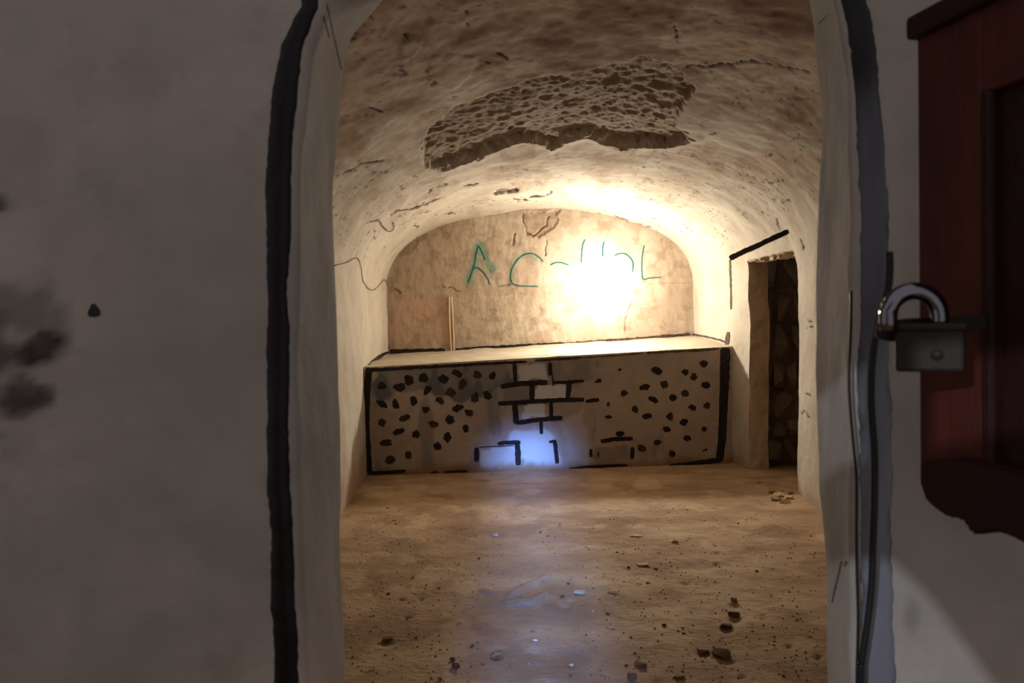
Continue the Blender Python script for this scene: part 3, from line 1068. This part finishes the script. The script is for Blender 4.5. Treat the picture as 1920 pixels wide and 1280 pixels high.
SP6 = [(348, 380, 38, 34), (497, 390, 48, 36), (578, 335, 36, 48), (705, 312, 46, 36), (740, 420, 25, 44), (875, 325, 44, 40), (940, 435, 48, 36), (995, 272, 46, 28), (1040, 365, 33, 43),
       (1165, 285, 36, 36), (1292, 295, 24, 38), (1145, 480, 36, 44), (1255, 462, 42, 30), (350, 535, 48, 26), (465, 538, 29, 46), (620, 510, 30, 44), (848, 508, 42, 28), (722, 585, 30, 28), (998, 570, 44, 30),
       (1095, 612, 42, 28), (542, 655, 48, 28), (928, 670, 40, 42), (792, 710, 40, 28), (348, 695, 32, 34), (495, 772, 48, 28), (640, 795, 32, 32), (1065, 742, 24, 38), (907, 822, 35, 46), (385, 868, 48, 34),
       (822, 895, 36, 34), (418, 1015, 50, 32), (572, 975, 30, 32), (795, 1128, 32, 17)]
SP7 = [(905, 320, 44, 26), (1130, 330, 28, 28), (1200, 368, 27, 27), (1275, 262, 32, 28), (605, 310, 16, 9), (435, 402, 28, 16), (802, 452, 42, 24), (962, 430, 32, 30), (1295, 435, 32, 28), (640, 498, 29, 24),
       (878, 550, 40, 23), (1030, 535, 30, 26), (1130, 497, 30, 27), (515, 588, 13, 19), (728, 628, 24, 28), (1187, 612, 34, 23), (1303, 598, 28, 24), (515, 688, 28, 13), (825, 683, 42, 23), (1008, 683, 30, 28),
       (1120, 732, 32, 25), (980, 785, 34, 23), (1282, 785, 20, 20), (1145, 858, 30, 22), (908, 893, 28, 22), (785, 940, 38, 27), (1027, 982, 26, 24), (1290, 952, 22, 9), (608, 825, 30, 26)]
ST6 = [([(1485, 190), (1490, 345)], 38), ([(1790, 180), (1790, 290)], 38), ([(1808, 280), (1816, 380)], 12), ([(1365, 388), (1520, 362), (1765, 350)], 44), ([(1812, 350), (1880, 350), (2000, 350)], 26),
       ([(1635, 365), (1635, 505)], 44), ([(1345, 530), (1500, 525), (1700, 510), (1920, 500), (2560, 500)], 38), ([(1488, 540), (1498, 705)], 48), ([(1797, 515), (1800, 650)], 34),
       ([(1500, 698), (1700, 668), (1895, 655)], 40), ([(1712, 680), (1715, 792)], 32), ([(1340, 878), (1400, 866), (1535, 866)], 36), ([(1508, 870), (1518, 1060)], 48),
       ([(1160, 910), (1160, 1030)], 44), ([(1180, 905), (1330, 898), (1480, 890)], 8), ([(1830, 850), (1840, 950), (1850, 1045)], 36), ([(1780, 862), (1840, 850)], 24),
       ([(240, 1126), (400, 1122), (550, 1110)], 32), ([(880, 1122), (980, 1116), (1080, 1110)], 24)]
ST7 = [([(335, 565), (440, 550)], 30), ([(225, 405), (320, 400)], 24), ([(206, 395), (190, 545)], 38), ([(455, 885), (560, 866), (710, 862)], 34), ([(708, 930), (705, 1025)], 32),
       ([(375, 945), (375, 1010)], 26), ([(435, 965), (435, 1010)], 11), ([(200, 1106), (350, 1090), (520, 1080), (670, 1078)], 26), ([(1010, 1085), (1200, 1062), (1420, 1030)], 40)]
for x, y, rx, ry in SP6:
    c = r6(x, y)
    spot('painted_spot', c[0], c[1], rx / 4.4, ry / 4.4, bench_hit, M['spot' if random.random() < .6 else 'spot2'], bench, 0.0016)
for x, y, rx, ry in SP7:
    c = r7(x, y)
    spot('painted_spot', c[0], c[1], rx / 4.15, ry / 4.15, bench_hit, M['spot' if random.random() < .6 else 'spot2'], bench, 0.0016)
for pts, wd in ST6:
    if len(pts) == 5 and pts[-1][0] == 2560:
        pts = pts[:4] + [(2080, 498)]
    stroke('painted_brick_line', [r6(*p) for p in pts], wd / 4.571, bench_hit, M['spot'], bench, 0.0018, jit=0.12)
for pts, wd in ST7:
    stroke('painted_brick_line', [r7(*p) for p in pts], wd / 4.2675, bench_hit, M['spot'], bench, 0.0018, jit=0.14)
stroke('painted_outline', [r6(*p) for p in ((238, 225), (222, 400), (216, 560), (214, 720), (228, 900), (245, 1135))], 13.5, bench_hit, M['spot'], bench, 0.0024, jit=0.1, taper=(13, 10))
stroke('painted_outline', [r7(*p) for p in ((1450, 135), (1444, 400), (1436, 600), (1425, 850), (1405, 1040))], 19, bench_hit, M['spot'], bench, 0.0024, jit=0.08, taper=(19, 14))
stroke('painted_outline', [r6(*p) for p in ((235, 245), (400, 238), (600, 224), (850, 212), (1180, 192), (1590, 172))], 6.5, bench_hit, M['spot'], bench, 0.0022, jit=0.25, taper=(7.5, 4.5))
stroke('painted_outline', [r6(*p) for p in ((1660, 163), (1920, 148), (2050, 140))], 5, bench_hit, M['fade'], bench, 0.0022, jit=0.25)
stroke('painted_outline', [r7(*p) for p in ((130, 222), (400, 208), (600, 194), (800, 178))], 2.4, bench_hit, M['fade'], bench, 0.0022, jit=0.5)
stroke('painted_outline', [r7(*p) for p in ((820, 178), (1000, 164), (1200, 156), (1400, 142))], 4.2, bench_hit, M['fade'], bench, 0.0022, jit=0.4)
stroke('painted_outline', [(731, 659), (780, 658), (834, 657)], 9, back_hit, M['spot'], wall_back, 0.008, jit=0.2)
stroke('painted_outline', [(855, 656), (920, 652), (1000, 647), (1060, 644)], 7, back_hit, M['spot'], wall_back, 0.008, jit=0.25, taper=(8, 6))
stroke('painted_outline', [(1062, 644), (1130, 639), (1200, 634), (1294, 626)], 5, back_hit, M['fade'], wall_back, 0.004, jit=0.4)
# stripe on the left wall climbing to the rear corner
stroke('painted_stripe', [(692, 686), (704, 674), (716, 665), (729, 660)], 6, any_hit, M['spot'], parts['wall_left'], 0.006, jit=0.2, taper=(8, 5))

# ------------------------------------------------------------------ slim pipe on the end wall
root = empty('wall_pipe', hit_y(846, 662, YB - .05).to_tuple())
tag(root, 'slim cream pipe standing upright against the brown end wall', 'pipe')
pp = [back_hit(x, y)[0] + Vector((0, -0.012, 0)) for x, y in ((843, 556), (843, 590), (845, 630), (847, 664))]
o = tube('pipe_run', catmull(pp, 4), 0.011, M['pipe'])
child(o, root)
pp = [back_hit(x, y)[0] + Vector((0, -0.010, 0)) for x, y in ((846, 556), (849, 600), (851, 664))]
o = tube('mortar_bead', catmull(pp, 4), 0.012, M['bench_top'])
child(o, root)

# ------------------------------------------------------------------ the lamp
LY = 7.88
lp = hit_y(1126, 528, LY)
lamp = empty('wall_lamp', lp.to_tuple())
tag(lamp, 'lit round lamp glaring white in front of the end wall', 'lamp')
RG = 0.09


def lamp_part(name, profile, mat, segs=32):
    bm = lathe_bm(profile, segs)
    bmesh.ops.rotate(bm, verts=bm.verts, cent=(0, 0, 0), matrix=Matrix.Rotation(math.radians(-90), 3, 'X'))
    return link(name, bm_mesh(name, bm), mat, lamp, True)


# shallow domed front glass, frosted side glass, socket, bracket and plate on the wall (z of the profile runs towards the wall)
lamp_part('front_glass', [(0.004, -0.030)] + [(RG * t, -0.030 * (1 - t * t)) for t in (0.25, 0.5, 0.75, 0.95)] + [(RG, 0.004)], M['glow'])
lamp_part('side_glass', [(RG, 0.004), (RG * 0.98, 0.07), (RG * 0.9, 0.12), (RG * 0.6, 0.15)], M['glow_rim'])
lamp_part('socket', [(0.05, 0.145), (0.05, 0.27), (0.03, 0.29)], M['socket'], 20)
tube('bracket', [Vector((0, 0.28, 0)), Vector((0, 0.33, 0)), Vector((0, YB - LY - 0.01, 0))], 0.014, M['socket'], lamp)
lamp_part('wall_plate', [(0.055, YB - LY - 0.03), (0.055, YB - LY + 0.02)], M['socket'], 20)

# ------------------------------------------------------------------ thin wires on the far left of the room
def wire(name, pix, off, r, label):
    pts = []
    for x, y in pix:
        p, n = any_hit(x, y)
        pts.append(p + n * off)
    o = tube(name, catmull(pts, 5), r, M['wire'], sides=6)
    return tag(o, label, 'wire')


wire('thin_wire', [(626, 497), (650, 491), (668, 483), (675, 500), (679, 525), (690, 541), (700, 543), (712, 532), (719, 524), (727, 532), (731, 548)], 0.008, 0.0035, 'thin brown wire drooping along the whitewashed wall beside the end wall')
wire('wire_hook', [(712, 415), (718, 424), (728, 432), (735, 430), (738, 422), (736, 415)], 0.01, 0.004, 'small bent wire hook sticking out of the vault above the drooping wire')

# ------------------------------------------------------------------ old red door leaf, opened towards the viewer
E = hit_y(1722, 600, 1.10)
ld = Vector((0.285, -0.9585, 0)).normalized()        # along the leaf, towards the viewer
ln = Vector((-ld.y, ld.x, 0))
if ln.x > 0:
    ln = -ln                                         # visible face normal (towards the left)


def leaf_pt(px, py, off=0.0):
    return hit_plane(px, py, E + ln * off, ln)


leaf_top = leaf_pt(1726, 50).z
leaf_bot = leaf_pt(1726, 885).z
leaf = empty('door_leaf', (E.x, E.y, leaf_bot))
tag(leaf, 'old dark red painted wooden door leaf with recessed panel, ragged below', 'door')


def leaf_box(name, u0, u1, z0, z1, f, b, mat, bevel=0.004, label=None):
    """u along leaf, f/b offsets along the visible normal (f towards the left)"""
    bm = box_bm((u0, -f, z0), (u1, b, z1), bevel)
    X, Yv = ld, -ln
    mt = Matrix(((X.x, Yv.x, 0, 0), (X.y, Yv.y, 0, 0), (0, 0, 1, 0), (0, 0, 0, 1)))
    bm.transform(mt)
    bm.transform(Matrix.Translation((0, 0, -leaf_bot)))
    o = link(name, bm_mesh(name, bm), mat, leaf)
    if label:
        o['label'] = label
    return o


us = (leaf_pt(1842, 600) - E).dot(ld)
LW = 0.44
leaf_box('stile', 0, us, leaf_bot, leaf_top - 0.012, 0, .035, M['redwood'])
leaf_box('stile', LW - us, LW, leaf_bot, leaf_top - 0.012, 0, .035, M['redwood'])
leaf_box('top_rail', us - .004, LW - us + .004, leaf_top - 0.12, leaf_top - 0.012, -0.001, .034, M['redwood'])
leaf_box('recessed_panel', us - .01, LW - us + .01, leaf_bot, leaf_top - .11, -0.014, .026, M['darkwood'], 0.002)
leaf_box('moulding', us - .002, us + .016, leaf_bot + .01, leaf_top - .118, 0.003, .02, M['darkwood'], 0.005)
leaf_box('top_cap', -0.006, LW, leaf_top - 0.016, leaf_top + 0.016, 0.014, .04, M['darkwood'], 0.006)
# rotten bottom rail: ragged outline, proud of the leaf
rag = [(1722, 866), (1800, 858), (1870, 872), (1990, 905), (2060, 930), (2060, 1080), (1990, 1052), (1940, 1030), (1890, 1004), (1862, 996), (1838, 1002), (1816, 1001), (1808, 980), (1796, 971), (1775, 970), (1752, 955), (1733, 938), (1722, 905)]
bm = bmesh.new()
fr = [bm.verts.new(leaf_pt(x, y, 0.012) - Vector(leaf.location)) for x, y in rag]
bk = [bm.verts.new(leaf_pt(x, y, 0.012) - ln * 0.05 - Vector(leaf.location)) for x, y in rag]
bm.faces.new(fr)
bm.faces.new(bk[::-1])
for i in range(len(rag)):
    j = (i + 1) % len(rag)
    bm.faces.new((fr[i], bk[i], bk[j], fr[j]))
bmesh.ops.recalc_face_normals(bm, faces=bm.faces)
bmesh.ops.bevel(bm, geom=list(bm.edges), offset=0.004, segments=2, affect='EDGES')
o = link('bottom_rail', bm_mesh('bottom_rail', bm), M['darkwood'], leaf)
o['label'] = 'rotted dark bottom rail with a ragged lower edge'
# iron hasp reaching over from the leaf
YH = 0.985
hp4 = [(1646, 604), (1700, 597), (1760, 594), (1852, 592), (1852, 616), (1760, 628), (1700, 640), (1668, 640), (1642, 632)]
bm = bmesh.new()
fr = [bm.verts.new(hit_y(x, y, YH) - Vector(leaf.location)) for x, y in hp4]
bk = [bm.verts.new(hit_y(x, y, YH) + Vector((0, 0.008, 0)) - Vector(leaf.location)) for x, y in hp4]
bm.faces.new(fr)
bm.faces.new(bk[::-1])
for i in range(len(hp4)):
    j = (i + 1) % len(hp4)
    bm.faces.new((fr[i], bk[i], bk[j], fr[j]))
bmesh.ops.recalc_face_normals(bm, faces=bm.faces)
bmesh.ops.bevel(bm, geom=list(bm.edges), offset=0.002, segments=2, affect='EDGES')
o = link('hasp', bm_mesh('hasp', bm), M['iron'], leaf)
o['label'] = 'dark iron hasp'

# ------------------------------------------------------------------ padlock hanging on the hasp
YP = 0.955
pc = hit_y(1744, 654, YP)
lock = empty('padlock', pc.to_tuple())
tag(lock, 'heavy padlock with chrome shackle hanging at the edge of the red door', 'padlock')
sc = YP / F * 1.0
rz = Matrix.Rotation(math.radians(-28), 4, 'Z')
bm = box_bm((-0.037, -0.017, -0.027), (0.037, 0.017, 0.024), 0.005, 3)
bm.transform(rz)
lock_body = link('lock_body', bm_mesh('lock_body', bm), M['lockbody'], lock, False)
bm = box_bm((-0.039, -0.019, 0.022), (0.039, 0.019, 0.031), 0.003, 2)
bm.transform(rz)
link('lock_cap', bm_mesh('lock_cap', bm), M['iron'], lock, False)
# shackle: an arch of thick round bar
sx = hit_y(1712, 560, YP) - pc
R_ = 0.030
c0 = Vector((hit_y(1715, 590, YP).x - pc.x, 0.002, 0.028))
arch = [c0 + Vector((-R_, 0, -0.005)), c0 + Vector((-R_, 0, 0.006))]
for k in range(0, 17):
    a = math.pi - math.pi * k / 16
    arch.append(c0 + Vector((R_ * math.cos(a), 0, 0.012 + 0.030 * math.sin(a))))
arch += [c0 + Vector((R_, 0, 0.006)), c0 + Vector((R_, 0, -0.005))]
o = tube('shackle', arch, 0.0105, M['chrome'], lock, 16)
o['label'] = 'shiny chrome shackle'
bm = lathe_bm([(0.007, -0.004), (0.007, 0.0)], 14)
bmesh.ops.rotate(bm, verts=bm.verts, cent=(0, 0, 0), matrix=Matrix.Rotation(math.radians(90), 3, 'X'))
bm.transform(Matrix.Translation((0.008, -0.0185, -0.006)))
bm.transform(rz)
link('keyhole_disc', bm_mesh('keyhole_disc', bm), M['iron'], lock_body, True)

# ------------------------------------------------------------------ cables hanging by the doorway
def cable(name, pix, Y, r, label):
    pts = [hit_y(x, y, Y) for x, y in pix]
    last = pts[-1]
    pts += [Vector((last.x - 0.01, Y, 0.35)), Vector((last.x - 0.02, Y - 0.01, 0.05)), Vector((last.x - 0.06, Y - 0.05, 0.012))]
    o = tube(name, catmull(pts, 6), r, M['cable'], sides=10)
    return tag(o, label, 'cable')


cable('power_cable', [(1668, 472), (1669, 500), (1666, 540), (1655, 580), (1643, 625), (1635, 690), (1634, 760), (1640, 850), (1640, 940), (1637, 1020), (1634, 1100), (1626, 1170), (1616, 1240), (1613, 1300)],
      1.165, 0.0050, 'thick black cable hanging down beside the padlock over the blue grey stripe')
cable('thin_cable', [(1596, 545), (1595, 620), (1592, 700), (1594, 760), (1601, 840), (1606, 900), (1606, 1000), (1607, 1080), (1609, 1150), (1608, 1220), (1606, 1300)],
      1.18, 0.0022, 'thin black cord hanging along the inner edge of the blue grey stripe')

# ------------------------------------------------------------------ stones on the floor
def floor_stone(name, px, py, wpx, flat, mat, label, seed, group=None, asp=0.7):
    p, n = floor_hit(px, py)
    d = (p - CAM).length
    w2 = wpx * d / F / 2
    me = rock_mesh(name, w2, w2 * asp, w2 * flat, 14, seed)
    o = link(name, me, mat)
    o.rotation_euler = (0, 0, random.uniform(-.6, .6))
    o.location = (p.x, p.y, p.z + w2 * flat * 0.45)
    return tag(o, label, 'stone', group)


BIG = [('flat_stone', 1205, 1060, 26, .22, 'stone_pale', 'largest pale flat stone lying in the middle of the earth floor'),
       ('flat_stone', 1088, 1110, 27, .28, 'stone_pale', 'pale wedge-shaped stone at the edge of the bluish strip of floor'),
       ('flat_stone', 1149, 1111, 20, .15, 'stone_mid', 'dull tan flat stone just beside the pale wedge-shaped one'),
       ('flat_stone', 1260, 1014, 22, .2, 'stone_pale', 'pale sliver of stone farther back than the largest flat stone'),
       ('flat_stone', 1191, 1004, 28, .14, 'stone_pale', 'thin broad pale stone nearly sunk in the floor toward the bench'),
       ('flat_stone', 929, 1004, 12, .6, 'stone_pale', 'small whitish stone alone on the floor in front of the bench'),
       ('earth_clod', 1376, 1155, 22, .6, 'stone_dark', 'upper clod in the column of dark clods near the side wall'),
       ('earth_clod', 1361, 1176, 24, .5, 'stone_dark', 'middle clod in the column of dark clods near the side wall'),
       ('earth_clod', 1352, 1228, 34, .5, 'stone_mid', 'biggest brown clod at the front of the dark clods'),
       ('earth_clod', 1318, 1222, 24, .4, 'stone_mid', 'flattish brown clod next to the biggest clod'),
       ('earth_clod', 1376, 1127, 14, .7, 'stone_mid', 'farthest clod in the column of dark clods near the side wall'),
       ('earth_clod', 1200, 1248, 26, .5, 'stone_mid', 'bluish lit clod low in the foreground of the floor'),
       ('earth_clod', 1184, 1268, 20, .5, 'stone_mid', 'clod just in front of the bluish lit clod'),
       ('earth_clod', 1275, 1270, 22, .4, 'stone_mid', 'nearest clod by the bottom edge between bluish and brown floor'),
       ('earth_clod', 931, 1226, 24, .4, 'stone_mid', 'brown clod on the near side of the bluish strip'),
       ('earth_clod', 853, 1250, 18, .6, 'stone_dark', 'dark clod at the near edge of the bluish strip'),
       ('earth_clod', 727, 1200, 22, .35, 'stone_dark', 'long dark clod on the brown floor by the near jamb')]
for i, (nm, x, y, wpx, fl, mt, lb) in enumerate(BIG):
    floor_stone(nm, x, y, wpx, fl, M[mt], lb, 900 + i)
DEB = [(1450, 924, 16), (1462, 931, 24), (1478, 934, 18), (1456, 938, 20), (1472, 942, 22), (1446, 934, 10), (1484, 926, 14), (1440, 916, 8), (1466, 920, 9), (1424, 905, 7)]
for i, (x, y, wpx) in enumerate(DEB):
    floor_stone('rubble_piece', x, y, wpx, .4, M['stone_pale'] if i % 3 else M['stone_mid'], 'broken plaster piece in the small heap at the side doorway', 950 + i, 'rubble heap at the side doorway')
rp = random.Random(11)
n = 0
while n < 60:
    x, y = rp.uniform(662, 1530), 945 + 330 * rp.random() ** 1.1
    if x > 1480 and y < 1000:
        continue
    wpx = rp.uniform(3.5, 9) * (0.6 + 0.8 * (y - 900) / 380)
    floor_stone('pebble', x, y, wpx, rp.uniform(.4, .8), M[rp.choice(['stone_mid', 'stone_dark', 'stone_dark', 'stone_pale'])], 'tiny pebble scattered on the earth floor', 1000 + n, 'tiny pebbles scattered on the earth floor')
    n += 1

# fine grit trodden into the floor
rg = random.Random(23)
gv, gf = [], []
for k in range(1500):
    x, y = rg.uniform(655, 1535), 950 + 328 * rg.random() ** 1.2
    p = hit_z(x, y)
    if abs(p.x) > 1.5:
        continue
    z = ground(p.x, p.y)
    w2 = rg.uniform(0.0025, 0.0075)
    b = len(gv)
    a0 = rg.uniform(0, 6.28)
    for q in range(4):
        gv.append((p.x + w2 * math.cos(a0 + q * 1.57) * rg.uniform(.6, 1.4), p.y + w2 * math.sin(a0 + q * 1.57) * rg.uniform(.6, 1.4), z - 0.001))
    gv.append((p.x, p.y, z + w2 * rg.uniform(.5, 1.1)))
    gf += [(b, b + 1, b + 4), (b + 1, b + 2, b + 4), (b + 2, b + 3, b + 4), (b + 3, b, b + 4)]
me = bpy.data.meshes.new('grit')
me.from_pydata(gv, [], gf)
tag(link('grit', me, M['stone_mid'], floor), 'fine loose grit over the packed earth', kind='stuff')

# ------------------------------------------------------------------ unseen planks added behind the viewer to shape the daylight bands
blocker = empty('light_blocker', (-0.9, -1.0, 0.0))
tag(blocker, 'unseen plank screen added behind the viewer to cut the daylight into bands', 'blocker')


def plank(x0, x1, z0, z1, nm='plank'):
    o = link(nm, bm_mesh(nm, box_bm((x0 + 0.9, -0.012, z0), (x1 + 0.9, 0.012, z1), 0.003, 1)), M['darkwood'], blocker)
    return o


plank(-1.75, -0.98, 0.0, 2.3)
plank(-0.98, -0.778, 1.845, 2.3)
plank(-0.778, -0.30, 1.828, 2.3)
plank(-0.98, -0.30, 1.705, 1.772)
plank(-0.825, -0.778, 1.705, 1.845)
plank(-0.98, -0.70, 0.0, 1.30)
bm = bmesh.new()
br_ = [(-0.812, 1.706), (-0.30, 1.706), (-0.30, 0.0), (-0.58, 0.0), (-0.58, 1.42), (-0.735, 1.610), (-0.775, 1.668)]  # outline slanted to throw a diagonal shadow edge
fa = [bm.verts.new((x + 0.9, -0.012, z)) for x, z in br_]
fb = [bm.verts.new((x + 0.9, 0.012, z)) for x, z in br_]
bm.faces.new(fa)
bm.faces.new(fb[::-1])
for i in range(len(br_)):
    j = (i + 1) % len(br_)
    bm.faces.new((fa[i], fb[i], fb[j], fa[j]))
link('slanted_blocker', bm_mesh('slanted_blocker', bm), M['darkwood'], blocker)
